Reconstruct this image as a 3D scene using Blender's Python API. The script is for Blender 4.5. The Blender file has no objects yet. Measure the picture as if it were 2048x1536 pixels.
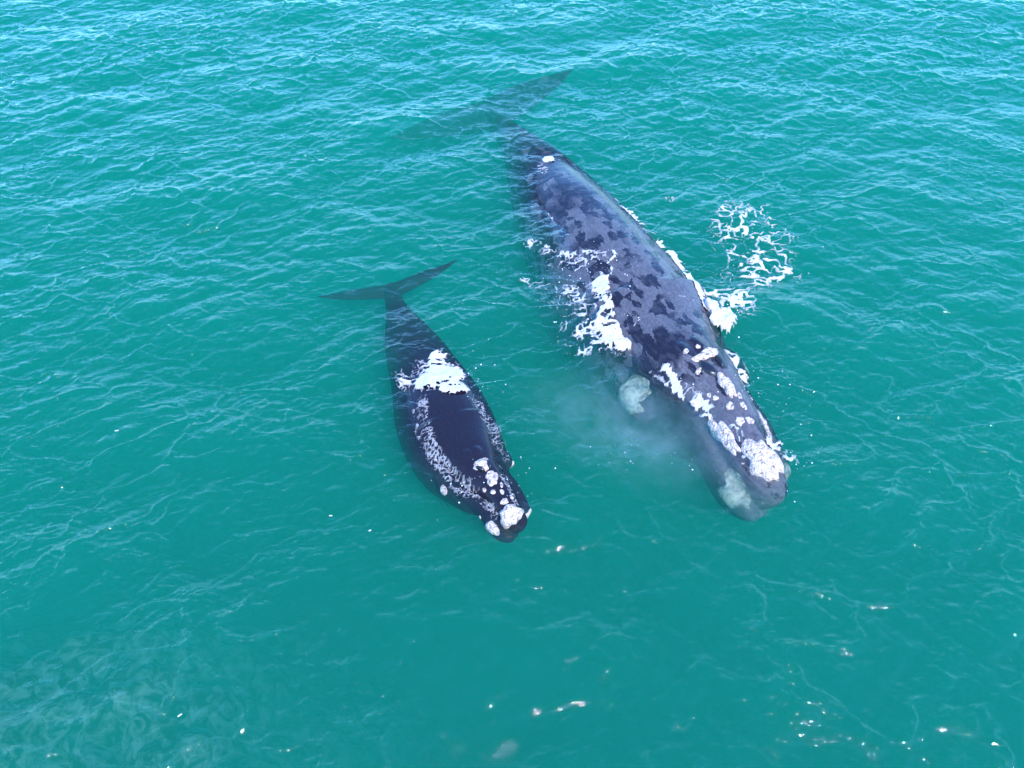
import bpy, bmesh, math, random
import numpy as np
from mathutils import Vector, Matrix
from mathutils.bvhtree import BVHTree

R = math.radians
scene = bpy.context.scene
COL = scene.collection
rng = np.random.default_rng(11)
random.seed(5)

# ------------------------------------------------------------------ camera
CAM_H, CAM_PITCH, CAM_VFOV = 14.1, 45.8, 45.0
cd = bpy.data.cameras.new('camera')
cam = bpy.data.objects.new('camera', cd)
COL.objects.link(cam)
cam.location = (0, 0, CAM_H)
cam.rotation_euler = (R(90 - CAM_PITCH), 0, 0)
cd.sensor_fit = 'VERTICAL'
cd.sensor_height = 24
cd.sensor_width = 32
cd.lens = 12 / math.tan(R(CAM_VFOV / 2))
cd.clip_start = 0.1
cd.clip_end = 6000
scene.camera = cam

# ------------------------------------------------------------------ world, sun, exposure
SUN_EL, SUN_AZ = 46.0, 156.0     # azimuth clockwise from +Y (view direction): 270 = from the left
w = bpy.data.worlds.new('World')
scene.world = w
w.use_nodes = True
nt = w.node_tree
bg = nt.nodes['Background']
sky = nt.nodes.new('ShaderNodeTexSky')
sky.sky_type = 'NISHITA'
sky.sun_disc = False
sky.sun_elevation = R(SUN_EL)
sky.sun_rotation = R(SUN_AZ)
sky.air_density = 1.5
sky.dust_density = 0.0
sky.ozone_density = 7.0
cool = nt.nodes.new('ShaderNodeMix'); cool.data_type = 'RGBA'; cool.blend_type = 'MULTIPLY'      # a deep blue, very clear sky
cool.inputs[0].default_value = 1.0; cool.inputs[7].default_value = (.58, .98, 1.48, 1)
nt.links.new(sky.outputs[0], cool.inputs[6]); nt.links.new(cool.outputs[2], bg.inputs[0])
bg.inputs[1].default_value = 0.15
sd = bpy.data.lights.new('sun', 'SUN')
sd.energy = 2.0
sd.angle = R(0.53)
sd.color = (1.0, 0.95, 0.88)
sun = bpy.data.objects.new('sun', sd)
COL.objects.link(sun)
sdir = Vector((math.sin(R(SUN_AZ)) * math.cos(R(SUN_EL)), math.cos(R(SUN_AZ)) * math.cos(R(SUN_EL)), math.sin(R(SUN_EL))))
sun.rotation_euler = sdir.to_track_quat('Z', 'Y').to_euler()
sun.location = (-20, -5, 40)

vs = scene.view_settings
vs.view_transform = 'Standard'
vs.look = 'None'
vs.exposure = 1.95
vs.gamma = 1.0
cy = scene.cycles
cy.use_denoising = True
cy.max_bounces = 8
cy.volume_bounces = 3
cy.transparent_max_bounces = 16
cy.caustics_reflective = False
cy.caustics_refractive = False
cy.sample_clamp_indirect = 6.0

# ------------------------------------------------------------------ helpers
def tag(o, label=None, cat=None, group=None, kind=None):
    if label: o['label'] = label
    if cat: o['category'] = cat
    if group: o['group'] = group
    if kind: o['kind'] = kind
    return o

def mesh_from(name, V, F, mat=None, smooth=True, parent=None, ngon=None):
    """V: (n,3) array, F: (m,3|4) int array or list of index lists -> linked object"""
    me = bpy.data.meshes.new(name)
    if isinstance(F, np.ndarray):
        k = F.shape[1]
        me.vertices.add(len(V)); me.vertices.foreach_set('co', np.ascontiguousarray(V, dtype=np.float32).ravel())
        L = np.ascontiguousarray(F, dtype=np.int32).ravel(); S = np.arange(0, F.size, k, dtype=np.int32)
        if ngon is not None: S = np.append(S, np.int32(len(L))); L = np.concatenate([L, ngon.astype(np.int32)])
        me.loops.add(len(L)); me.loops.foreach_set('vertex_index', L)
        me.polygons.add(len(S)); me.polygons.foreach_set('loop_start', S)
        me.update(calc_edges=True)
    else:
        me.from_pydata([tuple(v) for v in V], [], F)
        me.update()
    if smooth:
        me.polygons.foreach_set('use_smooth', np.ones(len(me.polygons), dtype=bool))
    if mat: me.materials.append(mat)
    o = bpy.data.objects.new(name, me)
    COL.objects.link(o)
    if parent: o.parent = parent
    return o

def new_mat(name):
    m = bpy.data.materials.new(name)
    m.use_nodes = True
    m.node_tree.nodes.clear()
    return m, m.node_tree

def N(nt, typ, ins=None, **kw):
    n = nt.nodes.new('ShaderNode' + typ)
    for k, v in kw.items(): setattr(n, k, v)
    for k, v in (ins or {}).items():
        if isinstance(v, bpy.types.NodeSocket): nt.links.new(v, n.inputs[k])
        else: n.inputs[k].default_value = v
    return n

def vnoise(x, y, seed=0):
    """tileless smooth value noise, numpy"""
    r = np.random.default_rng(seed).random((256, 256))
    xi = np.floor(x).astype(int); yi = np.floor(y).astype(int)
    fx = x - xi; fy = y - yi
    fx = fx * fx * fx * (fx * (fx * 6 - 15) + 10); fy = fy * fy * fy * (fy * (fy * 6 - 15) + 10)
    a = r[xi & 255, yi & 255]; b = r[(xi + 1) & 255, yi & 255]
    c = r[xi & 255, (yi + 1) & 255]; d = r[(xi + 1) & 255, (yi + 1) & 255]
    return (a * (1 - fx) + b * fx) * (1 - fy) + (c * (1 - fx) + d * fx) * fy

def fbm(x, y, oct=4, seed=0, gain=.5):
    s = 0; a = 1; t = 0
    for i in range(oct):
        s = s + a * vnoise(x * 2 ** i + 17.3 * i, y * 2 ** i + 5.1 * i, seed + i); t += a; a *= gain
    return s / t

def sstep(a, b, x):
    t = np.clip((x - a) / (b - a), 0, 1)
    return t * t * (3 - 2 * t)

# ------------------------------------------------------------------ sea surface (a summed wave spectrum)
class Ocean:
    def __init__(self, size, n, lmin, lmax, rms_slope, wind_deg, spread, power, seed, chop):
        g = np.random.default_rng(seed)
        k1 = np.fft.fftfreq(n, size / n) * 2 * np.pi
        kx, ky = np.meshgrid(k1, k1, indexing='ij')
        k = np.hypot(kx, ky); k[0, 0] = 1
        lam = 2 * np.pi / k
        amp = k ** (-power) * sstep(lmin * .6, lmin * 1.3, lam) * (1 - sstep(lmax * .7, lmax * 1.4, lam))
        dirs = np.zeros_like(k)
        th = np.arctan2(ky, kx)
        for wd, sp, a in zip(wind_deg, spread, (1, 1, 1, 1)):
            d = np.abs((th - np.radians(wd) + np.pi) % (2 * np.pi) - np.pi)
            dirs += np.exp(-(d / np.radians(sp)) ** 2)
        amp = amp * dirs; amp[0, 0] = 0
        H = amp * (g.normal(size=k.shape) + 1j * g.normal(size=k.shape))
        h = np.fft.ifft2(H).real
        sx = np.fft.ifft2(1j * kx * H).real; sy = np.fft.ifft2(1j * ky * H).real
        s = rms_slope / math.sqrt((sx ** 2 + sy ** 2).mean())
        self.h = h * s
        self.dx = np.fft.ifft2(-1j * kx / k * H).real * s * chop
        self.dy = np.fft.ifft2(-1j * ky / k * H).real * s * chop
        self.size, self.n = size, n
    def sample(self, A, x, y):
        u = x / self.size * self.n; v = y / self.size * self.n
        i = np.floor(u).astype(int); j = np.floor(v).astype(int)
        fu = u - i; fv = v - j; n = self.n
        i0 = i % n; i1 = (i + 1) % n; j0 = j % n; j1 = (j + 1) % n
        return (A[i0, j0] * (1 - fu) + A[i1, j0] * fu) * (1 - fv) + (A[i0, j1] * (1 - fu) + A[i1, j1] * fu) * fv

OA = Ocean(41.3, 1024, .7, 5.0, .10, (95, 55, 130), (26, 16, 16), 2.3, 3, .9)
OB = Ocean(13.7, 1024, .09, .9, .20, (96, 50, 134), (26, 22, 22), 2.0, 7, .6)
OC = Ocean(33.1, 1024, .9, 3.0, .1, (98, 48, 134), (16, 18, 18), 2.0, 21, 0)    # long crest lines
OD = Ocean(17.9, 1024, .3, 1.1, .1, (95, 48, 135), (22, 18, 18), 1.6, 33, 0)    # short crest lines
OE = Ocean(7.3, 768, .07, .24, .46, (92, 45, 135), (30, 24, 24), 1.2, 45, 0)   # capillary ripples riding on the crests
for o_ in (OC, OD): o_.h /= o_.h.std()

def wave(x, y):
    """height and horizontal shift of the open sea at x, y"""
    x = x * 1.15; y = y * 1.15
    gust = .6 + .8 * fbm(x * .13 + 3, y * .13 + 9, 3, 40)
    h = OA.sample(OA.h, x, y) + OB.sample(OB.h, x, y) * gust
    c1 = OC.sample(OC.h, x + .25 * OD.sample(OD.h, x, y) * .2, y)
    m1 = sstep(.32, .70, fbm(x * .35, y * .35, 3, 51)) * gust
    h = h + .074 * m1 * np.exp(-np.abs(c1) / .15)
    c2 = OD.sample(OD.h, x, y)
    m2 = sstep(.28, .72, fbm(x * .6, y * .6, 3, 57)) * gust
    h = h + .034 * m2 * np.exp(-np.abs(c2) / .17)
    h = h + OE.sample(OE.h, x, y) * np.clip(1.15 * m1 * np.exp(-np.abs(c1 + .12) / .28) + .8 * m2 * np.exp(-np.abs(c2 + .12) / .30), 0, 1)
    dx = OA.sample(OA.dx, x, y) + OB.sample(OB.dx, x, y) * gust
    dy = OA.sample(OA.dy, x, y) + OB.sample(OB.dy, x, y) * gust
    return h / 1.15, dx / 1.15, dy / 1.15

# ------------------------------------------------------------------ seabed
sx = np.concatenate([np.linspace(-2400, -32, 12), np.arange(-30, 30, .15), np.linspace(32, 2400, 12)])
SX, SY = np.meshgrid(sx, np.concatenate([np.linspace(-2400, -8, 12), np.arange(-6, 40, .15), np.linspace(42, 2400, 12)]), indexing='ij')
reef = 1 - sstep(0, 10.5, np.hypot((SX + 9.0) * .95, (SY - 5.5)))
bed = -8 + np.minimum(reef * 1.3, 1) * 5.0 + (fbm(SX * .8, SY * .8, 5, 60) - .5) * (.8 + 1.8 * reef) + .25 * reef * (fbm(SX * 2.6, SY * 2.6, 3, 66) - .5)
i2 = np.arange(SX.size).reshape(SX.shape)
F2 = np.stack([i2[:-1, :-1], i2[1:, :-1], i2[1:, 1:], i2[:-1, 1:]], -1).reshape(-1, 4)
m_bed, nt = new_mat('seabed_sand')
geo = N(nt, 'NewGeometry')
n1 = N(nt, 'TexNoise', {'Vector': geo.outputs['Position'], 'Scale': 2.2, 'Detail': 8.0, 'Roughness': .7, 'Distortion': 1.2})
cr = N(nt, 'ValToRGB', {0: n1.outputs[0]})
cr.color_ramp.elements[0].position = .44; cr.color_ramp.elements[0].color = (.02, .03, .02, 1)
cr.color_ramp.elements[1].position = .58; cr.color_ramp.elements[1].color = (.34, .33, .25, 1)
b = N(nt, 'BsdfDiffuse', {'Color': cr.outputs[0]})
N(nt, 'OutputMaterial', {'Surface': b.outputs[0]})
seabed = mesh_from('seabed', np.stack([SX, SY, bed], -1).reshape(-1, 3), F2, m_bed)
tag(seabed, 'pale rocky seabed with dark weed under the water', kind='structure')

# ------------------------------------------------------------------ measuring helper: the point of the scene seen at photo pixel (px, py) at height z
def at(px, py, z=0.0):
    t = math.tan(R(CAM_VFOV / 2)); u = (px - 1024) / 768 * t; v = (768 - py) / 768 * t
    p = R(CAM_PITCH)
    d = np.array([u, math.cos(p) + v * math.sin(p), -math.sin(p) + v * math.cos(p)])
    return d * (z - CAM_H) / d[2] + np.array([0, 0, CAM_H])

def ray(px, py):
    a = at(px, py, 0); o = Vector((0, 0, CAM_H))
    return o, (Vector(a) - o).normalized()

# ------------------------------------------------------------------ whales
def catmull(P, n=500):
    P = np.asarray(P, float)
    d = np.concatenate([[0], np.cumsum(np.linalg.norm(np.diff(P[:, :2], axis=0), axis=1))])
    t = np.linspace(0, d[-1], n)
    m = np.gradient(P, d, axis=0)
    i = np.clip(np.searchsorted(d, t, side='right') - 1, 0, len(d) - 2)
    h = (d[i + 1] - d[i])[:, None]; s = ((t - d[i]) / (d[i + 1] - d[i]))[:, None]
    q = ((2 * s ** 3 - 3 * s ** 2 + 1) * P[i] + (s ** 3 - 2 * s ** 2 + s) * h * m[i]
         + (-2 * s ** 3 + 3 * s ** 2) * P[i + 1] + (s ** 3 - s ** 2) * h * m[i + 1])
    for _ in range(12):
        q[1:-1] = (q[:-2] + 2 * q[1:-1] + q[2:]) / 4
    return q

def loft(V, F, rings):
    """rings: list of (k,3) loops -> closed tube"""
    k = len(rings[0]); b = len(V)
    for r in rings: V.extend([tuple(p) for p in r])
    for i in range(len(rings) - 1):
        for j in range(k):
            j2 = (j + 1) % k
            F.append([b + i * k + j, b + i * k + j2, b + (i + 1) * k + j2, b + (i + 1) * k + j])
    F.append([b + j for j in range(k)][::-1]); e = b + (len(rings) - 1) * k
    F.append([e + j for j in range(k)])

def prof(u, pts):
    a = np.array(pts); x = np.asarray(u, float)
    d = np.gradient(a[:, 1], a[:, 0]); i = np.clip(np.searchsorted(a[:, 0], x, side='right') - 1, 0, len(a) - 2)
    h = a[i + 1, 0] - a[i, 0]; s = np.clip((x - a[i, 0]) / h, 0, 1)
    return ((2 * s ** 3 - 3 * s ** 2 + 1) * a[i, 1] + (s ** 3 - 2 * s ** 2 + s) * h * d[i]
            + (-2 * s ** 3 + 3 * s ** 2) * a[i + 1, 1] + (s ** 3 - s ** 2) * h * d[i + 1])

WID = [(0, .018), (.012, .030), (.04, .035), (.10, .049), (.18, .075), (.26, .104), (.35, .117), (.45, .117), (.55, .103), (.65, .080), (.75, .056), (.83, .036), (.90, .023), (.96, .018), (1.0, .010)]
TOP = [(0, .030), (.06, .048), (.12, .062), (.2, .085), (.3, .100), (.4, .108), (.5, .102), (.6, .085), (.7, .066), (.8, .048), (.9, .032), (.96, .020), (1.0, .010)]

def whale_mesh(L, voxel, k_w=1.0, k_r=1.0, k_f=1.0, k_s=1.0, k_t=0.0):
    """straight right whale: x from the snout to the tail, y to the side, z up; z = 0 is the axis, its top is TOP(u)"""
    V, F = [], []
    a = np.linspace(0, 2 * np.pi, 40, endpoint=False)
    us = np.concatenate([np.linspace(.004, .3, 40), np.linspace(.31, .995, 70)])
    rings = []
    for u in us:
        W = prof(u, WID) * k_w * (1 + k_t * sstep(.55, .8, u)); T = prof(u, TOP)
        drop = (1 - sstep(.16, .30, u)) * .036 * k_r
        top = T - drop; bot = T * (.62 + .40 * sstep(.04, .30, u))
        if u < .02: sc = math.sqrt(max(.02, 1 - ((.02 - u) / .02) ** 2)); W *= sc; top *= .4 + .6 * sc; bot *= sc
        y = W * np.sign(np.cos(a)) * np.abs(np.cos(a)) ** .92
        z = np.where(np.sin(a) > 0, top * np.abs(np.sin(a)) ** .95, -bot * np.abs(np.sin(a)))
        rings.append(np.stack([np.full_like(a, u), y, z], -1) * L)
    loft(V, F, rings)
    # narrow arched upper jaw, from behind the blowholes to the tip
    rings = []
    for u in np.linspace(.012, .34, 44):
        T = prof(u, TOP)
        W = prof(u, [(.0, .016), (.02, .024), (.06, .029), (.12, .038), (.18, .055), (.22, .066), (.28, .086), (.34, .098)]) * k_r
        H = prof(u, [(0, .030), (.06, .045), (.15, .06), (.25, .07), (.34, .07)])
        sc = math.sqrt(max(.03, 1 - ((.04 - u) / .03) ** 2)) if u < .04 else 1
        top = T + (.004 if u < .2 else .004 * (1 - sstep(.2, .3, u)))
        zc = top - H
        y = W * sc * np.sign(np.cos(a)) * np.abs(np.cos(a)) ** .85
        z = zc + H * sc * np.sign(np.sin(a)) * np.abs(np.sin(a)) ** .85
        rings.append(np.stack([np.full_like(a, u), y, z], -1) * L)
    loft(V, F, rings)
    # raised mound that carries the two blowholes
    for sy in (-1, 1):
        rings = []
        for s in np.linspace(-.97, .97, 14):
            c = math.sqrt(1 - s * s)
            u = .198 + s * .026
            T = prof(u, TOP)
            rings.append(np.stack([np.full_like(a, u), sy * .010 * k_r + .013 * c * k_r * np.cos(a), T - .006 + (.013 * c) * np.sin(a)], -1) * L)
        loft(V, F, rings)
    # lower lips, bowed outwards on both sides of the upper jaw
    for sy in (-1, 1):
        rings = []
        for u in np.linspace(.012, .25, 34):
            T = prof(u, TOP)
            s = (u - .012) / .238
            c = math.sqrt(max(.01, 1 - abs(2 * s - 1) ** 5))
            yc = sy * prof(u, [(0, .025), (.03, .037), (.08, .040), (.15, .048), (.25, .070)]) * k_w
            zc = T - prof(u, [(0, .038), (.05, .047), (.12, .053), (.2, .066), (.25, .08)])
            rings.append(np.stack([np.full_like(a, u), yc + .016 * c * np.cos(a), zc + .022 * c * np.sin(a)], -1) * L)
        loft(V, F, rings)
    # brow ridges over the eyes
    for sy in (-1, 1):
        rings = []
        for s in np.linspace(-.97, .97, 10):
            c = math.sqrt(1 - s * s); u = .215 + .038 * s
            rings.append(np.stack([np.full_like(a, u), sy * (.072 * k_w + (.011 if k_w < 1 else .007)) + .015 * c * np.cos(a), prof(u, TOP) - .062 + .014 * c * np.sin(a)], -1) * L)
        loft(V, F, rings)
    # flukes
    for sy in (-1, 1):
        rings = []
        for s in np.linspace(0, 1, 26):
            y = sy * (s * .192 * k_s)
            le = .945 + .062 * s ** 1.25 + .012 * s ** 6
            te = .988 + .018 * math.sin(min(1, s * 1.6) * math.pi / 2) * 1.0 - .002 * s + .014 * s ** 3
            te = le + max(.004, (te - le) * k_f)
            ch = te - le; th = .0085 * (1 - s) ** .8 + .0012
            z0 = .010 * s * s
            rings.append(np.stack([le + ch * (.5 - .5 * np.cos(a)), np.full_like(a, y), z0 + th * np.sin(a) * (1 - .4 * np.cos(a + np.pi))], -1) * L)
        loft(V, F, rings if sy > 0 else rings)
    # flippers, broad paddles held out and down
    for sy in (-1, 1):
        rings = []
        for s in np.linspace(0, 1, 18):
            y = sy * (.052 + .008 * s) * k_w
            wd = .036 * (1 + .5 * math.sin(s * math.pi * .8)) * math.sqrt(max(.03, 1 - s ** 4))
            xc = .29 + .05 * s; z0 = -.08 - .10 * s
            rings.append(np.stack([xc + wd * np.cos(a), np.full_like(a, y), z0 + (.012 * (1 - s) + .003) * np.sin(a)], -1) * L)
        loft(V, F, rings)
    me = bpy.data.meshes.new('whale'); me.from_pydata(V, [], F); me.update()
    bm = bmesh.new(); bm.from_mesh(me); bmesh.ops.recalc_face_normals(bm, faces=bm.faces); bm.to_mesh(me); bm.free()
    o = bpy.data.objects.new('whale', me); COL.objects.link(o)
    rm = o.modifiers.new('r', 'REMESH'); rm.mode = 'VOXEL'; rm.voxel_size = voxel
    sm = o.modifiers.new('s', 'SMOOTH'); sm.iterations = 6; sm.factor = .5
    dg = bpy.context.evaluated_depsgraph_get()
    me2 = bpy.data.meshes.new_from_object(o.evaluated_get(dg))
    o.modifiers.clear(); o.data = me2; bpy.data.meshes.remove(me)
    return o

class Spine:
    def __init__(self, ctrl, twist):
        P = np.array([at(px, py, z) for px, py, z in ctrl])
        q = catmull(P)
        d = np.concatenate([[0], np.cumsum(np.linalg.norm(np.diff(q, axis=0), axis=1))])
        self.L = d[-1]; self.u = d / d[-1]
        self.ctrl_u = [float(self.u[np.argmin(np.linalg.norm(q - p, axis=1))]) for p in P]
        ax = q.copy(); ax[:, 2] -= prof(self.u, TOP) * self.L
        T = np.gradient(ax, axis=0)
        for _ in range(15): T[1:-1] = (T[:-2] + 2 * T[1:-1] + T[2:]) / 4
        T /= np.linalg.norm(T, axis=1)[:, None]
        S = np.stack([T[:, 1], -T[:, 0], 0 * T[:, 0]], -1); S /= np.linalg.norm(S, axis=1)[:, None]
        U = np.cross(S, T)
        U *= np.sign(U[:, 2:3])
        tw = np.radians(np.interp(self.u, *zip(*twist)))[:, None]
        self.S = S * np.cos(tw) + U * np.sin(tw); self.U = U * np.cos(tw) - S * np.sin(tw)
        self.T, self.ax = T, ax
    def at(self, u, A):
        uc = np.clip(u, 0, 1)
        return np.stack([np.interp(uc, self.u, A[:, i]) for i in range(3)], -1)
    def bend(self, C):
        """canonical metres -> world"""
        u = C[:, 0] / self.L
        p = self.at(u, self.ax); T = self.at(u, self.T)
        p = p + T * ((u - np.clip(u, 0, 1)) * self.L)[:, None]
        return p + self.at(u, self.S) * C[:, 1:2] + self.at(u, self.U) * C[:, 2:3]

def make_whale(name, ctrl, twist, voxel, mat, k_w=1.0, k_r=1.0, k_f=1.0, k_s=1.0, k_t=0.0):
    sp = Spine(ctrl, twist)
    o = whale_mesh(sp.L, voxel, k_w, k_r, k_f, k_s, k_t)
    o.name = name; o.data.name = name
    me = o.data
    n = len(me.vertices); C = np.empty(n * 3, np.float32); me.vertices.foreach_get('co', C); C = C.reshape(-1, 3).astype(float)
    at_ = me.attributes.new('rest', 'FLOAT_VECTOR', 'POINT')
    at_.data.foreach_set('vector', (C / sp.L).astype(np.float32).ravel())
    Wd = sp.bend(C)
    base = sp.bend(np.array([[.4 * sp.L, 0, 0]]))[0]
    me.vertices.foreach_set('co', (Wd - base).astype(np.float32).ravel())
    o.location = base
    me.polygons.foreach_set('use_smooth', np.ones(len(me.polygons), dtype=bool))
    me.materials.clear(); me.materials.append(mat); me.update()
    co = (Wd).astype(float)
    me.flip_normals(); me.update()                 # the bend is left-handed
    polys = [tuple(p.vertices) for p in me.polygons]
    bvh = BVHTree.FromPolygons([tuple(v) for v in co], polys)
    return o, sp, bvh

def skin_material(name, grey_amount, relief=.5, wet=.16):
    m, nt = new_mat(name)
    att = N(nt, 'Attribute', attribute_name='rest')
    sep = N(nt, 'SeparateXYZ', {0: att.outputs['Vector']})
    # peeling grey skin: angular islands, more of it on the shoulders than on the tail
    mp = N(nt, 'Mapping', {'Vector': att.outputs['Vector'], 'Scale': (52, 92, 92)})
    wn = N(nt, 'TexNoise', {'Vector': mp.outputs[0], 'Scale': 1.3, 'Detail': 2.0})
    wsub = N(nt, 'VectorMath', {0: wn.outputs['Color'], 1: (.5, .5, .5)}, operation='SUBTRACT')
    wmul = N(nt, 'VectorMath', {0: wsub.outputs[0], 'Scale': .9}, operation='SCALE')
    wadd = N(nt, 'VectorMath', {0: mp.outputs[0], 1: wmul.outputs[0]}, operation='ADD')
    vo = N(nt, 'TexVoronoi', {'Vector': wadd.outputs[0], 'Scale': 1.0})
    vsep = N(nt, 'SeparateColor', {0: vo.outputs['Color']})
    big = N(nt, 'TexNoise', {'Vector': att.outputs['Vector'], 'Scale': 16.0, 'Detail': 2.0})
    curve = N(nt, 'ValToRGB', {0: sep.outputs[0]})
    e = curve.color_ramp.elements
    e[0].position = 0; e[0].color = (.8,) * 3 + (1,)
    e[1].position = .17; e[1].color = (.85,) * 3 + (1,)
    for p, v in ((.20, .25), (.225, .3), (.25, .72), (.40, .76), (.46, .62), (.52, .34), (.60, .25), (.68, .08), (1, .0)):
        x = e.new(p); x.color = (v,) * 3 + (1,)
    wn.inputs['Detail'].default_value = 5.0; wn.inputs['Roughness'].default_value = .62; wmul.inputs['Scale'].default_value = 1.5
    s1 = N(nt, 'MapRange', {0: big.outputs[0], 1: .3, 2: .7, 3: -.22, 4: .22})
    thr = N(nt, 'Math', {0: curve.outputs[0], 1: s1.outputs[0]}, operation='ADD')
    isl = N(nt, 'Math', {0: thr.outputs[0], 1: vsep.outputs[0]}, operation='SUBTRACT')
    msk = N(nt, 'MapRange', {0: isl.outputs[0], 1: -.06, 2: .14, 3: 0.0, 4: grey_amount}, clamp=True)
    ay = N(nt, 'Math', {0: sep.outputs[1]}, operation='ABSOLUTE')
    lipm = N(nt, 'MapRange', {0: ay.outputs[0], 1: .034, 2: .046, 3: 0.0, 4: 1.0}, clamp=True)
    fwd = N(nt, 'MapRange', {0: sep.outputs[0], 1: .17, 2: .24, 3: 1.0, 4: 0.0}, clamp=True)
    lip = N(nt, 'Math', {0: lipm.outputs[0], 1: fwd.outputs[0]}, operation='MULTIPLY')       # the lower lips are dark
    msk = N(nt, 'Math', {0: msk.outputs[0], 1: lip.outputs[0]}, operation='SUBTRACT', use_clamp=True)
    fine = N(nt, 'TexNoise', {'Vector': mp.outputs[0], 'Scale': 4.0, 'Detail': 5.0, 'Roughness': .65})
    gtone = N(nt, 'ValToRGB', {0: fine.outputs[0]})
    gtone.color_ramp.elements[0].position = .3; gtone.color_ramp.elements[0].color = (.044, .041, .047, 1)
    gtone.color_ramp.elements[1].position = .7; gtone.color_ramp.elements[1].color = (.108, .099, .104, 1)
    dk = N(nt, 'ValToRGB', {0: fine.outputs[0]})
    dk.color_ramp.elements[0].position = .3; dk.color_ramp.elements[0].color = (.007, .006, .010, 1)
    dk.color_ramp.elements[1].position = .8; dk.color_ramp.elements[1].color = (.018, .015, .022, 1)
    col = N(nt, 'Mix', data_type='RGBA')
    nt.links.new(msk.outputs[0], col.inputs['Factor']); nt.links.new(dk.outputs[0], col.inputs[6]); nt.links.new(gtone.outputs[0], col.inputs[7])
    mp3 = N(nt, 'Mapping', {'Vector': att.outputs['Vector'], 'Scale': (70, 130, 130), 'Rotation': (0, 0, .5)})
    n3 = N(nt, 'TexNoise', {'Vector': mp3.outputs[0], 'Scale': 1.0, 'Detail': 6.0, 'Roughness': .6, 'Distortion': .6})
    midm = N(nt, 'MapRange', {0: n3.outputs[0], 1: .50, 2: .58, 3: 0.0, 4: .4 * grey_amount}, clamp=True)       # half-worn skin between the islands
    mp4 = N(nt, 'Mapping', {'Vector': att.outputs['Vector'], 'Scale': (30, 600, 600), 'Rotation': (0, 0, .35)})
    n4 = N(nt, 'TexNoise', {'Vector': mp4.outputs[0], 'Scale': 1.0, 'Detail': 2.0})
    scr = N(nt, 'MapRange', {0: n4.outputs[0], 1: .68, 2: .72, 3: 0.0, 4: .35}, clamp=True)                       # long fine scratches
    tone = N(nt, 'Math', {0: midm.outputs[0], 1: scr.outputs[0]}, operation='ADD')
    midc = N(nt, 'Mix', data_type='RGBA')
    nt.links.new(tone.outputs[0], midc.inputs['Factor']); nt.links.new(col.outputs[2], midc.inputs[6]); midc.inputs[7].default_value = (.045, .043, .054, 1)
    # folds across the body and fine skin relief
    mp2 = N(nt, 'Mapping', {'Vector': att.outputs['Vector'], 'Scale': (120, 22, 22)})
    fold = N(nt, 'TexNoise', {'Vector': mp2.outputs[0], 'Scale': 1.0, 'Detail': 3.0})
    add = N(nt, 'Math', {0: fine.outputs[0], 1: .35, 2: fold.outputs[0]}, operation='MULTIPLY_ADD')
    add2 = N(nt, 'Math', {0: msk.outputs[0], 1: .12, 2: add.outputs[0]}, operation='MULTIPLY_ADD')
    bmp = N(nt, 'Bump', {'Strength': relief, 'Distance': .03, 'Height': add2.outputs[0]})
    rgh = N(nt, 'MapRange', {0: msk.outputs[0], 3: .16, 4: .32})
    pz = N(nt, 'SeparateXYZ', {0: N(nt, 'NewGeometry').outputs['Position']})
    air = N(nt, 'MapRange', {0: pz.outputs[2], 1: -.06, 2: .08, 3: 0.0, 4: 1.0}, clamp=True)          # under water skin has almost no reflection of its own
    spec = N(nt, 'Math', {0: air.outputs[0], 1: .28}, operation='MULTIPLY')
    coat = N(nt, 'Math', {0: air.outputs[0], 1: wet}, operation='MULTIPLY')
    bs = N(nt, 'BsdfPrincipled', {'Specular IOR Level': spec.outputs[0], 'Base Color': midc.outputs[2], 'Roughness': rgh.outputs[0], 'IOR': 1.36, 'Normal': bmp.outputs[0], 'Coat Weight': coat.outputs[0], 'Coat Roughness': .10})
    N(nt, 'OutputMaterial', {'Surface': bs.outputs[0]})
    return m

MOTHER_CTRL = [(a_, b_, c_ - .05) for a_, b_, c_ in ((1556, 985, -.42), (1549, 966, -.16), (1535, 940, .02), (1513, 897, .18), (1490, 845, .29), (1472, 812, .34), (1448, 777, .39), (1418, 735, .47),
               (1376, 688, .51), (1342, 640, .50), (1296, 565, .52), (1222, 470, .50), (1184, 415, .44), (1146, 370, .34), (1114, 335, .16), (1088, 306, -.02), (1045, 264, -.40), (1000, 230, -.84), (975, 214, -1.05))]
CALF_CTRL = [(a_, b_, c_ - .09) for a_, b_, c_ in ((1045, 1048, -.12), (1036, 1036, .04), (1022, 1018, .15), (1004, 985, .22), (986, 958, .26), (965, 935, .32), (943, 900, .34), (915, 855, .34), (885, 790, .30), (864, 740, .16), (838, 690, -.02),
             (815, 650, -.14), (800, 620, -.26), (789, 595, -.38), (783, 576, -.44), (778, 562, -.48))]
m_skin = skin_material('mottled_whale_skin', 1.0)
m_calf = skin_material('dark_calf_skin', .0, .10, .0)
mother, sp_m, bvh_m = make_whale('whale', MOTHER_CTRL, [(0, 0), (.7, 0), (1, 8)], .045, m_skin, .86, 1.0, 2.1, 1.0, .12)
calf, sp_c, bvh_c = make_whale('whale_calf', CALF_CTRL, [(0, 0), (.7, 0), (1, 6)], .024, m_calf, 1.02, 1.08, 1.2, 1.14, .25)
tag(mother, 'large right whale with grey mottled back and pale callosities, swimming beside its calf', 'whale')
tag(calf, 'smaller dark right whale calf with white splash across its back, left of its mother', 'whale')

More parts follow.
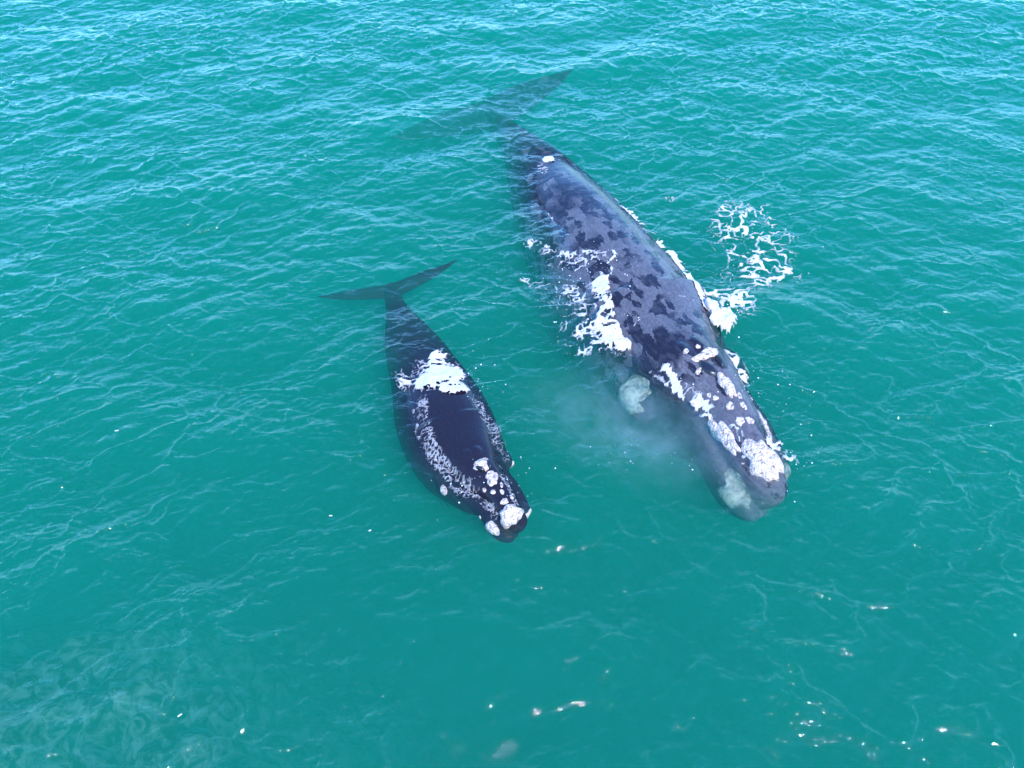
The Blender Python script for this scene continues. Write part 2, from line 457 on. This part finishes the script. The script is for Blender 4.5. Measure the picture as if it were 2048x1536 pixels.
# ------------------------------------------------------------------ callosities and blowholes (parts of the whales)
def grow_patch(name, whale, sp, bvh, c, e, half_w, thick, mat, seed, lump=.5, ragged=.2, nr=9, na=30, depth=None):
    hf = 1.0 if depth is None else .5
    """a raised irregular patch on the skin: centre pixel c, end of its long axis e, half width in metres"""
    def hit(p):
        h = bvh.ray_cast(*ray(*p))
        if h[0] is None: h = bvh.find_nearest(Vector(at(p[0], p[1], depth if depth is not None else -.1)))
        return np.array(h[0]), np.array(h[1])
    P0, n = hit(c); P1, _ = hit(e)
    d = P1 - P0; d -= n * d.dot(n); hl = max(np.linalg.norm(d), .03); d /= hl
    b = np.cross(n, d)
    g = np.random.default_rng(seed)
    V, F = [], []
    ph = g.random(6) * 6.28
    for i in range(nr + 1):
        rho = i / nr
        for j in range(na):
            th = 2 * math.pi * j / na
            k = 1 + ragged * (.5 * math.sin(2 * th + ph[0]) + .4 * math.sin(3 * th + ph[1]) + .35 * hf * math.sin(5 * th + ph[2]) + .3 * hf * math.sin(8 * th + ph[3]))
            p = P0 + d * hl * rho * k * math.cos(th) + b * half_w * rho * k * math.sin(th)
            h = (None,) if depth is not None else bvh.ray_cast(Vector(p + n * (.8 if depth is None else .3)), Vector(-n), 1.8 if depth is None else .75)
            if h[0] is None: h = bvh.find_nearest(Vector(p))
            q, nn = np.array(h[0]), np.array(h[1])
            if nn.dot(n) < 0: nn = -nn
            lm = fbm(np.array([q[0] * 9 + seed]), np.array([q[1] * 9 + q[2] * 5]), 3, 70)[0]
            t = thick * (1 - rho ** 5) * (1 - lump + 2 * lump * lm) - (.03 if i == nr else .0)
            V.append(q + (n * .6 + nn * .4) * t - np.array(whale.location))
            if i and i: pass
    for i in range(nr):
        for j in range(na):
            j2 = (j + 1) % na
            F.append([i * na + j, (i + 1) * na + j, (i + 1) * na + j2, i * na + j2])
    o = mesh_from(name, V, F, mat, parent=whale)
    o.data.attributes.new('rim', 'FLOAT', 'POINT').data.foreach_set('value', np.repeat(np.arange(nr + 1) / nr, na).astype(np.float32))
    bm = bmesh.new(); bm.from_mesh(o.data)
    bmesh.ops.remove_doubles(bm, verts=bm.verts, dist=.0005)
    bmesh.ops.recalc_face_normals(bm, faces=bm.faces)
    if sum(f.normal.dot(Vector(n)) for f in bm.faces) < 0: bmesh.ops.reverse_faces(bm, faces=bm.faces)
    bm.to_mesh(o.data); bm.free()
    o.data.polygons.foreach_set('use_smooth', np.ones(len(o.data.polygons), dtype=bool))
    return o

m_call, nt = new_mat('callosity')
geo = N(nt, 'NewGeometry')
n1 = N(nt, 'TexNoise', {'Vector': geo.outputs['Position'], 'Scale': 11.0, 'Detail': 6.0, 'Roughness': .7})
vq = N(nt, 'TexVoronoi', {'Vector': geo.outputs['Position'], 'Scale': 17.0})
hq = N(nt, 'Math', {0: vq.outputs['Distance'], 1: -.28, 2: n1.outputs[0]}, operation='MULTIPLY_ADD')
cr = N(nt, 'ValToRGB', {0: hq.outputs[0]})
cr.color_ramp.elements[0].position = .14; cr.color_ramp.elements[0].color = (.10, .085, .08, 1)
cr.color_ramp.elements[1].position = .40; cr.color_ramp.elements[1].color = (.60, .465, .385, 1)
x = cr.color_ramp.elements.new(.26); x.color = (.38, .275, .225, 1)
vr = N(nt, 'TexVoronoi', {'Vector': geo.outputs['Position'], 'Scale': 22.0})
hh = N(nt, 'Math', {0: vr.outputs['Distance'], 1: -.7, 2: n1.outputs[0]}, operation='MULTIPLY_ADD')
bmp = N(nt, 'Bump', {'Strength': 1.0, 'Distance': .06, 'Height': hh.outputs[0]})
bs = N(nt, 'BsdfPrincipled', {'Base Color': cr.outputs[0], 'Roughness': .65, 'Normal': bmp.outputs[0]})
N(nt, 'OutputMaterial', {'Surface': bs.outputs[0]})
m_pale, nt = new_mat('smooth_pale_callosity')
geo = N(nt, 'NewGeometry')
n1 = N(nt, 'TexNoise', {'Vector': geo.outputs['Position'], 'Scale': 3.6, 'Detail': 6.0, 'Roughness': .7, 'Distortion': .8})
cr = N(nt, 'ValToRGB', {0: n1.outputs[0]})
cr.color_ramp.elements[0].position = .38; cr.color_ramp.elements[0].color = (.05, .055, .045, 1)
cr.color_ramp.elements[1].position = .62; cr.color_ramp.elements[1].color = (.30, .295, .20, 1)
bs = N(nt, 'BsdfPrincipled', {'Base Color': cr.outputs[0], 'Roughness': .6})
rim = N(nt, 'Attribute', attribute_name='rim')
n2 = N(nt, 'TexNoise', {'Vector': geo.outputs['Position'], 'Scale': 7.0, 'Detail': 5.0, 'Roughness': .65})
am = N(nt, 'Math', {0: n2.outputs[0], 1: 1.5, 2: rim.outputs['Fac']}, operation='MULTIPLY_ADD')
al = N(nt, 'MapRange', {0: am.outputs[0], 1: 1.45, 2: 2.0, 3: 1.0, 4: 0.0}, clamp=True)
mx = N(nt, 'MixShader', {0: al.outputs[0], 1: N(nt, 'BsdfTransparent').outputs[0], 2: bs.outputs[0]})
N(nt, 'OutputMaterial', {'Surface': mx.outputs[0]})
m_hole, nt = new_mat('blowhole_dark')
bs = N(nt, 'BsdfPrincipled', {'Base Color': (.006, .005, .007, 1), 'Roughness': .35})
N(nt, 'OutputMaterial', {'Surface': bs.outputs[0]})

W_M = (mother, sp_m, bvh_m); W_C = (calf, sp_c, bvh_c)
MOTHER_CALL = [  # centre, end of long axis, half width, thickness, depth (None = the visible surface)
    ((1530, 917), (1556, 968), .31, .10, None), ((1447, 872), (1476, 910), .18, .06, None), ((1547, 855), (1567, 890), .14, .07, None),
    ((1418, 790), (1420, 795), .055, .018, None), ((1431, 796), (1433, 802), .06, .018, None), ((1460, 812), (1464, 821), .085, .025, None),
    ((1487, 811), (1491, 820), .065, .02, None), ((1480, 842), (1485, 852), .09, .025, None), ((1500, 841), (1505, 850), .085, .025, None),
    ((1479, 791), (1483, 799), .055, .018, None), ((1453, 771), (1468, 797), .13, .09, None),
    ((1414, 708), (1386, 720), .14, .07, None), ((1397, 742), (1392, 749), .06, .03, None), ((1372, 702), (1366, 706), .07, .015, None), ((1396, 693), (1402, 696), .05, .015, None),
    ((1466, 986), (1438, 950), .34, .06, -.55), ((1598, 958), (1588, 928), .30, .06, -.5), ((1252, 802), (1236, 826), .36, .06, -.9), ((1522, 742), (1513, 770), .28, .06, -.7)]
for k, (c, e, hw_, th, dp) in enumerate(MOTHER_CALL):
    big = k in (0, 1, 2, 10, 15, 16, 17, 18)
    grow_patch('callosity', *W_M, c, e, hw_, th if dp is None else .014, m_call if dp is None else m_pale, 100 + k, .5 if dp is None else .15, (.26 if dp is None else .5) if big else .24, 18 if big else 6, 48 if big else 20, dp)
for k, (c, e, hw_) in enumerate((((1416, 737), (1434, 754), .13), ((1438, 722), (1446, 734), .06))):
    grow_patch('blowhole', *W_M, c, e, hw_, .075, m_hole, 150 + k, .1, .12, 5, 22)
CALF_CALL = [
    ((1021, 1030), (1031, 1052), .22, .10, None), ((1009, 1003), (1018, 1003), .07, .04, None), ((984, 956), (988, 970), .13, .07, None),
    ((965, 929), (945, 938), .15, .045, None), ((969, 980), (972, 984), .045, .02, None), ((986, 984), (990, 988), .055, .03, None), ((1004, 984), (1006, 990), .04, .03, None), ((1003, 970), (1004, 976), .035, .02, None),
    ((1023, 995), (1025, 1000), .035, .02, None), ((984, 1056), (1002, 1060), .16, .05, -.3), ((1061, 1032), (1054, 1018), .13, .05, -.35), ((887, 982), (896, 994), .10, .04, -.35), ((1030, 932), (1034, 944), .13, .04, -.4), ((957, 1036), (959, 1039), .04, .02, -.3)]
for k, (c, e, hw_, th, dp) in enumerate(CALF_CALL):
    big = k in (0, 2, 9, 10, 12)
    grow_patch('callosity', *W_C, c, e, hw_, th, m_call, 200 + k, .5 if dp is None else .25, .2, 16 if big else 6, 40 if big else 20, dp)
for k, (c, e, hw_) in enumerate((((961, 939), (971, 944), .045), ((977, 930), (981, 940), .045))):
    grow_patch('blowhole', *W_C, c, e, hw_, .085, m_hole, 250 + k, .1, .12, 5, 22)

# ------------------------------------------------------------------ the sea
def seg_dist(x, y, P):
    """distance to a polyline, side (+ left of its run, - right) and 0..1 along it"""
    P = np.asarray(P, float); best = np.full(np.shape(x), 1e9); side = np.zeros_like(best); tt = np.zeros_like(best)
    ln = np.linalg.norm(np.diff(P[:, :2], axis=0), axis=1); cum = np.concatenate([[0], np.cumsum(ln)])
    for i in range(len(P) - 1):
        dx, dy = P[i + 1, :2] - P[i, :2]; l2 = dx * dx + dy * dy
        t = np.clip(((x - P[i, 0]) * dx + (y - P[i, 1]) * dy) / l2, 0, 1)
        d = np.hypot(x - P[i, 0] - t * dx, y - P[i, 1] - t * dy)
        m = d < best
        best = np.where(m, d, best); side = np.where(m, np.sign(dx * (y - P[i, 1]) - dy * (x - P[i, 0])), side)
        tt = np.where(m, (cum[i] + t * ln[i]) / cum[-1], tt)
    return best, side, tt

def line(*pts): return np.array([at(px, py, z) for px, py, z in pts])

# where water is heaped against the whales' flanks
SURGE = line((1085, 440, .05), (1150, 478, .1), (1214, 515, .25), (1222, 560, .3), (1222, 610, .3), (1240, 660, .28), (1256, 700, .2), (1300, 735, .1))
def sea_height(x, y, h):
    d, sd_, t = seg_dist(x, y, SURGE)
    left = sd_ < 0
    up = np.where(left, np.exp(-(d / .9) ** 1.2), np.exp(-(d / .10) ** 2)) * np.sin(np.clip(t, 0, 1) * math.pi) ** .6
    return h + .24 * up

def axis(lo, hi, step, far):
    a = np.arange(lo, hi + step * .5, step)
    up = [hi]; s = step
    while up[-1] < far: s *= 1.35; up.append(up[-1] + s)
    dn = [lo]; s = step
    while dn[-1] > -far: s *= 1.35; dn.append(dn[-1] - s)
    return np.concatenate([np.array(dn[1:])[::-1], a, np.array(up[1:])])

GX = axis(-20, 20, .025, 2500)
GY = axis(3.0, 33, .025, 2500)
X, Y = np.meshgrid(GX, GY, indexing='ij')
hw, dxw, dyw = wave(X, Y)
stepx = np.gradient(GX)[:, None]; stepy = np.gradient(GY)[None, :]
fade = 1 - sstep(.15, .7, np.maximum(stepx, stepy) + 0 * X)
Z = sea_height(X, Y, hw * fade)
PX = X + dxw * fade; PY = Y + dyw * fade
nx, ny = X.shape
V = np.stack([PX, PY, Z], -1).reshape(-1, 3)
idx = np.arange(nx * ny).reshape(nx, ny)
F = np.stack([idx[:-1, :-1], idx[1:, :-1], idx[1:, 1:], idx[:-1, 1:]], -1).reshape(-1, 4)
# sides and bottom close the body of water
ring = np.concatenate([idx[:, 0], idx[-1, 1:], idx[-2::-1, -1], idx[0, -2:0:-1]])
nb = len(V); Vb = V[ring].copy(); Vb[:, 2] = -16
rn = np.roll(np.arange(len(ring)), -1)
Fs = np.stack([ring, nb + np.arange(len(ring)), nb + rn, ring[rn]], -1)
V = np.concatenate([V, Vb]); F = np.concatenate([F, Fs])

m_water, nt = new_mat('sea_water')
geo = N(nt, 'NewGeometry')
mp = N(nt, 'Mapping', {'Vector': geo.outputs['Position'], 'Scale': (8.0, 17.0, 8.0)})
n1 = N(nt, 'TexNoise', {'Vector': mp.outputs[0], 'Scale': 1.0, 'Detail': 3.0, 'Roughness': .55, 'Distortion': .4})
bump = N(nt, 'Bump', {'Strength': .75, 'Distance': .02, 'Height': n1.outputs[0]})
lw = N(nt, 'LayerWeight', {'Blend': .5, 'Normal': bump.outputs[0]})
p5 = N(nt, 'Math', {0: lw.outputs['Facing'], 1: 5.0}, operation='POWER')
fr = N(nt, 'Math', {0: p5.outputs[0], 1: .98, 2: .02}, operation='MULTIPLY_ADD')     # Schlick reflectance of water
gl = N(nt, 'BsdfGlossy', {'Color': (1, 1, 1, 1), 'Roughness': .035, 'Normal': bump.outputs[0]})
tr = N(nt, 'BsdfTransparent')
mx = N(nt, 'MixShader', {0: fr.outputs[0], 1: tr.outputs[0], 2: gl.outputs[0]})
out = N(nt, 'OutputMaterial', {'Surface': mx.outputs[0]})
vsc = N(nt, 'VolumeScatter', {'Color': (.0008, .130, .068, 1), 'Density': .9, 'Anisotropy': .0})
vab = N(nt, 'VolumeAbsorption', {'Color': (.0, .5, .44, 1), 'Density': .36})
va = N(nt, 'AddShader', {0: vsc.outputs[0], 1: vab.outputs[0]})
nt.links.new(va.outputs[0], out.inputs['Volume'])

sea = mesh_from('sea', V, F, m_water, ngon=nb + np.arange(len(ring))[::-1])
tag(sea, 'turquoise green sea with short wind ripples', kind='structure')


# ------------------------------------------------------------------ foam
def sea_top(x, y):
    h, dx, dy = wave(x, y)
    h2, _, _ = wave(x - dx, y - dy)
    return sea_height(x, y, h2)

def whale_top(x, y):
    z = np.full(x.shape, -9.0)
    for bvh in (bvh_m, bvh_c):
        for i in range(len(x)):
            h = bvh.ray_cast(Vector((x[i], y[i], 5)), Vector((0, 0, -1)), 5.4)
            if h[0] is not None: z[i] = max(z[i], h[0][2])
    return z

m_foam, nt = new_mat('sea_foam')
geo = N(nt, 'NewGeometry')
n1 = N(nt, 'TexNoise', {'Vector': geo.outputs['Position'], 'Scale': 22.0, 'Detail': 5.0, 'Roughness': .7})
bmp = N(nt, 'Bump', {'Strength': 1.0, 'Distance': .05, 'Height': n1.outputs[0]})
bs = N(nt, 'BsdfPrincipled', {'Base Color': (.56, .505, .48, 1), 'Roughness': .6, 'Normal': bmp.outputs[0]})
den = N(nt, 'Attribute', attribute_name='foam_amount')
n2 = N(nt, 'TexNoise', {'Vector': geo.outputs['Position'], 'Scale': 30.0, 'Detail': 4.0, 'Roughness': .7})
am = N(nt, 'Math', {0: den.outputs['Fac'], 1: 1.8, 2: n2.outputs[0]}, operation='MULTIPLY_ADD')
al = N(nt, 'MapRange', {0: am.outputs[0], 1: .42, 2: 1.40}, clamp=True)          # thin foam: fewer bubbles, water shows between them
tr = N(nt, 'BsdfTransparent')
mx = N(nt, 'MixShader', {0: al.outputs[0], 1: tr.outputs[0], 2: bs.outputs[0]})
N(nt, 'OutputMaterial', {'Surface': mx.outputs[0]})

def foam(name, label, lines=(), blobs=(), thick=.02, K=3.2, sc=(3.2, 3.6), seed=1, step=.022, heap=0.0):
    """white foam lying on the water or the whale. lines: (points, reach to the left, to the right, weight); blobs: (px, py, rx, ry, weight)"""
    P = [line(*[(p[0], p[1], .15) for p in l[0]]) for l in lines]
    B = [at(b[0], b[1], .15) for b in blobs]
    pad = 1.6
    allp = np.concatenate([p[:, :2] for p in P] + [np.array([[b[0] + sx * q[2], b[1] + sy * q[3]] for sx in (-1, 1) for sy in (-1, 1)]) for b, q in zip(B, blobs)])
    lo, hi = allp.min(0) - pad, allp.max(0) + pad
    gx = np.arange(lo[0], hi[0], step); gy = np.arange(lo[1], hi[1], step)
    x, y = np.meshgrid(gx, gy, indexing='ij')
    wx = x + .22 * (fbm(x * 2.1, y * 2.1, 3, seed + 5) - .5); wy = y + .22 * (fbm(x * 2.1 + 40, y * 2.1, 3, seed + 6) - .5)
    wt = np.zeros_like(x)
    edge = (fbm(x * 1.7, y * 1.7, 4, seed + 9) - .5) * .65
    for p, l in zip(P, lines):
        d, sd_, t = seg_dist(x, y, p)
        reach = np.where(sd_ > 0, l[1], l[2])
        q = d / reach + edge * .8
        e = np.minimum(1, np.minimum(t, 1 - t) * 9 + .25)
        wt = np.maximum(wt, l[3] * np.clip(1.7 * (1.1 - q), 0, 1) * e)
    for c, b in zip(B, blobs):
        q = np.hypot((x - c[0]) / b[2], (y - c[1]) / b[3]) + edge * .7
        wt = np.maximum(wt, b[4] * np.clip(1.9 * (1 - q), 0, 1))
    def strands(kx, ky, sd0):
        n = fbm(wx * kx, wy * ky, 2, sd0) - .5
        a_, b_ = np.gradient(n, step)
        return np.abs(n) / np.maximum(np.hypot(a_, b_), .25)          # metres to the nearest strand
    d1 = np.minimum(strands(sc[0], sc[1], seed), strands(sc[0] * 1.7, sc[1] * 1.7, seed + 3))
    width = .044 * wt ** 1.9 * (.15 + 1.7 * sstep(.25, .8, fbm(x * 3.3, y * 3.3, 3, seed + 13)))
    f = (width + .010 * np.minimum(wt * 2, 1) - d1) / .10 - .01
    f = np.where(wt > .0, f, -1)
    m = f > -.04
    keep = m[:-1, :-1] & m[1:, :-1] & m[1:, 1:] & m[:-1, 1:] & ((f[:-1, :-1] > 0) | (f[1:, 1:] > 0) | (f[1:, :-1] > 0) | (f[:-1, 1:] > 0))
    used = np.zeros_like(m); used[:-1, :-1] |= keep; used[1:, :-1] |= keep; used[1:, 1:] |= keep; used[:-1, 1:] |= keep
    ux, uy, uf = x[used], y[used], f[used]
    z = np.maximum(sea_top(ux, uy), whale_top(ux, uy))
    rough = fbm(ux * 9, uy * 9, 3, seed + 20)
    z = z + thick * np.minimum(1, uf * 3.5) * (.4 + 1.2 * rough) + heap * np.clip(wt[used] - .5, 0, 1) * (.3 + 1.4 * fbm(ux * 4, uy * 4, 4, seed + 30)) * np.clip(uf * 2, 0, 1) + .006
    idm = -np.ones(x.shape, int); idm[used] = np.arange(used.sum())
    Fq = np.stack([idm[:-1, :-1][keep], idm[1:, :-1][keep], idm[1:, 1:][keep], idm[:-1, 1:][keep]], -1)
    o = mesh_from(name, np.stack([ux, uy, z], -1), Fq, m_foam)
    o.data.attributes.new('foam_amount', 'FLOAT', 'POINT').data.foreach_set('value', np.clip(uf, 0, 1).astype(np.float32))
    tag(o, label, 'foam', kind='stuff')
    return o

foam('breaking_foam', 'white foam wave breaking along the large whale\'s flank that faces the calf',
     lines=[(((1205, 562), (1214, 600), (1222, 640), (1246, 690)), .10, .42, 3.0),
            (((1196, 560), (1205, 620), (1225, 670), (1240, 695)), .15, 1.4, .78),
            (((1050, 474), (1110, 500), (1165, 515), (1222, 528)), .12, .28, .74),
            (((1095, 515), (1150, 530), (1222, 548)), .12, .25, .70),
            (((1030, 551), (1110, 563), (1160, 575), (1205, 582)), .15, .32, .66),
            (((1222, 520), (1229, 533), (1213, 545), (1224, 560), (1205, 575)), .05, .05, 1.9)],
     blobs=[(1244, 690, .24, .26, 3.0)], seed=101, heap=.05)
foam('edge_foam', 'thin white foam line along the large whale\'s far flank beside the lacy patch',
     lines=[(((1225, 395), (1262, 420), (1320, 478), (1366, 520), (1390, 560), (1410, 600)), .14, .12, 1.1),
            (((1335, 490), (1372, 530), (1395, 575), (1414, 625)), .14, .10, 2.2),
            (((1455, 690), (1480, 735), (1492, 770)), .2, .12, 1.6)], seed=131)
foam('tail_glint', 'small white foam curl at the large whale\'s tail stock where its back leaves the water',
     blobs=[(1096, 312, .20, .22, 1.9), (1086, 330, .25, .5, .7)], sc=(6, 6), seed=161)  # white foam mesh stands in for the wet highlight on the tail stock
foam('splash_foam', 'bright white heap of foam at the large whale\'s shoulder under the lacy patch',
     blobs=[(1446, 640, .34, .46, 3.0), (1424, 612, .18, .28, 2.4)], seed=141, heap=.14)
foam('lacy_foam', 'open lacework of white foam floating to the right of the large whale',
     blobs=[(1500, 490, 1.9, 2.7, .46), (1508, 470, 1.35, 2.1, .82), (1525, 515, 1.15, 1.4, 1.05), (1465, 590, .95, .95, 1.1), (1480, 430, .8, 1.1, .95), (1340, 392, .4, .3, .6)],
     lines=[(((1440, 640), (1468, 600), (1480, 575)), .12, .12, 1.7)], sc=(2.4, 3.2), seed=151)
foam('head_foam', 'broken white foam along both sides of the large whale\'s upper jaw',
     lines=[(((1318, 740), (1352, 770), (1400, 808), (1425, 840)), .18, .16, 1.25),
            (((1452, 852), (1476, 870), (1488, 900), (1490, 922)), .08, .06, .9),
            (((1258, 672), (1300, 628), (1350, 607), (1404, 616)), .03, .05, .62),
            (((1530, 880), (1560, 885), (1575, 905), (1590, 915)), .18, .14, 1.5)], sc=(4, 4), seed=171)
foam('wash_foam', 'solid white wash of water across the calf\'s back behind its bare hump',
     blobs=[(893, 746, .46, .62, 3.2), (878, 718, .28, .5, 2.8), (862, 762, .45, .36, 2.2), (905, 772, .42, .28, 3.2), (835, 745, .6, .6, 1.0)],
     lines=[(((905, 745), (912, 725), (922, 716)), .06, .06, 1.4)], sc=(4, 4), seed=181, heap=.035)
foam('side_foam', 'broken white foam strips framing the calf\'s bare dark hump',
     lines=[(((846, 786), (846, 830), (858, 875), (875, 912), (908, 948), (930, 968), (962, 985)), .17, .22, .50),
            (((936, 780), (960, 815), (985, 850), (1002, 895), (1006, 925)), .18, .16, .48),
            (((925, 968), (955, 985), (985, 1008), (990, 1030)),   .10, .08, .5),
            (((1000, 945), (1020, 975), (1036, 1010)), .08, .08, .5)], sc=(9, 10), seed=191, step=.016)
def waterline(name, label, whale, bvh, seed, step):
    """thin broken froth where the water laps the skin"""
    co = np.empty(len(whale.data.vertices) * 3, np.float32); whale.data.vertices.foreach_get('co', co); co = co.reshape(-1, 3) + np.array(whale.location)
    top = co[co[:, 2] > -.1]
    lo, hi = top.min(0)[:2] - .2, top.max(0)[:2] + .2
    x, y = np.meshgrid(np.arange(lo[0], hi[0], step), np.arange(lo[1], hi[1], step), indexing='ij')
    zw = np.full(x.shape, -9.0)
    for i in range(x.shape[0]):
        for j in range(x.shape[1]):
            h = bvh.ray_cast(Vector((x[i, j], y[i, j], 5)), Vector((0, 0, -1)), 5.3)
            if h[0] is not None: zw[i, j] = h[0][2]
    zs = sea_top(x.ravel(), y.ravel()).reshape(x.shape)
    dz = zw - zs
    gx_, gy_ = np.gradient(dz, step); sl = np.clip(np.hypot(gx_, gy_), .15, 3)
    d = np.abs(dz) / sl
    n = fbm(x * 2.2, y * 2.2, 4, seed); n2 = np.abs(fbm(x * 7, y * 7, 3, seed + 4) - .5)
    f = (.038 * sstep(.42, .72, n) - d * .6 - n2 * .16) / .05
    f = np.where(zw > -.25, f, -1)
    m = f > -.1
    keep = m[:-1, :-1] & m[1:, :-1] & m[1:, 1:] & m[:-1, 1:] & ((f[:-1, :-1] > 0) | (f[1:, 1:] > 0))
    used = np.zeros_like(m); used[:-1, :-1] |= keep; used[1:, :-1] |= keep; used[1:, 1:] |= keep; used[:-1, 1:] |= keep
    idm = -np.ones(x.shape, int); idm[used] = np.arange(used.sum())
    Fq = np.stack([idm[:-1, :-1][keep], idm[1:, :-1][keep], idm[1:, 1:][keep], idm[:-1, 1:][keep]], -1)
    o = mesh_from(name, np.stack([x[used], y[used], np.maximum(zw, zs)[used] + .008 + .012 * np.clip(f[used], 0, 1)], -1), Fq, m_foam)
    o.data.attributes.new('foam_amount', 'FLOAT', 'POINT').data.foreach_set('value', np.clip(f[used] * .5, 0, 1).astype(np.float32))
    tag(o, label, 'foam', kind='stuff')

waterline('lapping_foam', 'thin broken froth where water laps along the large whale\'s back', mother, bvh_m, 301, .028)
waterline('lapping_foam', 'thin broken froth where water laps around the calf\'s back and head', calf, bvh_c, 302, .022)

# ------------------------------------------------------------------ spray thrown up round the foam
def droplets(name, label, spots, seed):
    g = np.random.default_rng(seed)
    base = bmesh.new(); bmesh.ops.create_icosphere(base, subdivisions=1, radius=1.0)
    bv = np.array([v.co for v in base.verts]); bf = np.array([[v.index for v in f.verts] for f in base.faces]); base.free()
    V, F = [], []; n = 0
    for px, py, rx, ry, cnt, zmax in spots:
        c = at(px, py, .1)
        for _ in range(int(cnt * .55)):
            x = c[0] + g.normal() * rx; y = c[1] + g.normal() * ry
            z0 = max(float(sea_top(np.array([x]), np.array([y]))[0]), float(whale_top(np.array([x]), np.array([y]))[0]))
            r = .005 + .013 * g.random() ** 3
            V.append(bv * r * (1, 1, .8) + (x, y, z0 + r * .6 + zmax * g.random() ** 2.5)); F.append(bf + n); n += len(bv)
    o = mesh_from(name, np.concatenate(V), np.concatenate(F), m_spray)
    tag(o, label, 'spray', kind='stuff')

m_spray, nt = new_mat('spray')
bs = N(nt, 'BsdfPrincipled', {'Base Color': (.7, .72, .73, 1), 'Roughness': .3})
N(nt, 'OutputMaterial', {'Surface': bs.outputs[0]})
droplets('spray', 'fine white droplets over the lacy foam and shoulder splash right of the large whale',
         [(1510, 480, .6, .9, 120, .05), (1450, 620, .3, .35, 90, .35), (1500, 770, .5, .5, 50, .05), (1590, 920, .25, .3, 40, .1), (1560, 800, .4, .6, 40, .03)], 5)
droplets('spray', 'fine white droplets over the foam between the large whale and its calf',
         [(1200, 560, .5, .4, 90, .05), (1150, 540, .5, .3, 60, .03), (1225, 660, .25, .3, 60, .12), (1330, 920, .6, .3, 25, .03), (1250, 890, .5, .4, 25, .03)], 6)
droplets('spray', 'fine white droplets around the white wash and head of the calf',
         [(895, 735, .3, .35, 70, .12), (965, 740, .3, .5, 40, .03), (930, 960, .25, .25, 40, .05), (1030, 960, .25, .3, 30, .05)], 7)

# ------------------------------------------------------------------ drifting blow
c = at(1262, 856, .6)
bm = bmesh.new(); bmesh.ops.create_icosphere(bm, subdivisions=4, radius=1.0)
for v in bm.verts: v.co = Vector((v.co.x * 2.9, v.co.y * 1.6, v.co.z * .55))
me = bpy.data.meshes.new('blow_mist'); bm.to_mesh(me); bm.free()
m_mist, nt = new_mat('mist')
tc = N(nt, 'TexCoord')
ln = N(nt, 'VectorMath', {0: tc.outputs['Object'], 1: (1 / 2.9, 1 / 1.6, 1 / .55)}, operation='MULTIPLY')
le = N(nt, 'VectorMath', {0: ln.outputs[0]}, operation='LENGTH')
fall = N(nt, 'MapRange', {0: le.outputs['Value'], 1: .0, 2: 1.0, 3: 1.0, 4: 0.0}, interpolation_type='SMOOTHSTEP')
nz = N(nt, 'TexNoise', {'Vector': tc.outputs['Object'], 'Scale': 1.9, 'Detail': 6.0, 'Roughness': .66})
nr_ = N(nt, 'MapRange', {0: nz.outputs[0], 1: .36, 2: .80, 3: 0.0, 4: 1.0})
pr = N(nt, 'Math', {0: fall.outputs[0], 1: nr_.outputs[0]}, operation='MULTIPLY')
dn = N(nt, 'Math', {0: pr.outputs[0], 1: .36}, operation='MULTIPLY')
pv = N(nt, 'VolumePrincipled', {'Color': (.95, .96, 1, 1), 'Density': dn.outputs[0], 'Anisotropy': .1})
N(nt, 'OutputMaterial', {'Volume': pv.outputs[0]})
me.materials.append(m_mist)
mist = bpy.data.objects.new('blow_mist', me); COL.objects.link(mist); mist.location = c; mist.rotation_euler = (0, 0, R(-28))
tag(mist, 'faint white mist of the blow drifting beside the large whale\'s head', 'mist', kind='stuff')

# ------------------------------------------------------------------ foam flecks and weed adrift
def fleck(px, py, ln_, wd, ang, label, seed, mat, name='foam_fleck', cat='foam fleck', group='foam flecks adrift on open water'):
    g = np.random.default_rng(seed)
    c = at(px, py, 0); z0 = float(sea_top(np.array([c[0]]), np.array([c[1]]))[0])
    bm = bmesh.new()
    ln_ *= .7; wd *= .55
    k = 3 + int(ln_ / (wd * .9))
    for t in np.linspace(-1, 1, k):
        r = wd * g.uniform(.35, 1)
        m4 = Matrix.Translation((t * ln_ * .5, g.normal() * wd * .45 + .04 * ln_ * t * t, .002)) @ Matrix.Diagonal((max(r, ln_ / k) * 1.1, r, r * .45, 1))
        bmesh.ops.create_icosphere(bm, subdivisions=2, radius=1.0, matrix=m4)
    me = bpy.data.meshes.new(name); bm.to_mesh(me); bm.free(); me.materials.append(mat)
    me.polygons.foreach_set('use_smooth', np.ones(len(me.polygons), dtype=bool))
    o = bpy.data.objects.new(name, me); COL.objects.link(o)
    o.location = (c[0], c[1], z0 + .01); o.rotation_euler = (0, 0, R(ang))
    tag(o, label, cat, group)

m_weed, nt = new_mat('dark_weed')
bs = N(nt, 'BsdfPrincipled', {'Base Color': (.02, .015, .01, 1), 'Roughness': .4})
N(nt, 'OutputMaterial', {'Surface': bs.outputs[0]})
fleck(360, 1432, .08, .022, 30, 'foam fleck over the rocky shallows at lower left', 8, m_spray)
fleck(740, 1060, .06, .018, 20, 'foam fleck left of the calf\'s snout, the lower of two', 9, m_spray)
fleck(661, 1028, .06, .018, 0, 'foam fleck left of the calf\'s snout, the upper of two', 10, m_spray)
fleck(236, 867, .10, .014, 15, 'foam fleck alone in open water far left of the calf', 11, m_spray)
fleck(1110, 650, .10, .022, 0, 'foam fleck between the calf\'s tail and the large whale', 12, m_spray)
fleck(2001, 385, .08, .025, 10, 'small dark weed scrap floating near the right edge', 13, m_weed, 'weed_scrap', 'weed', None)
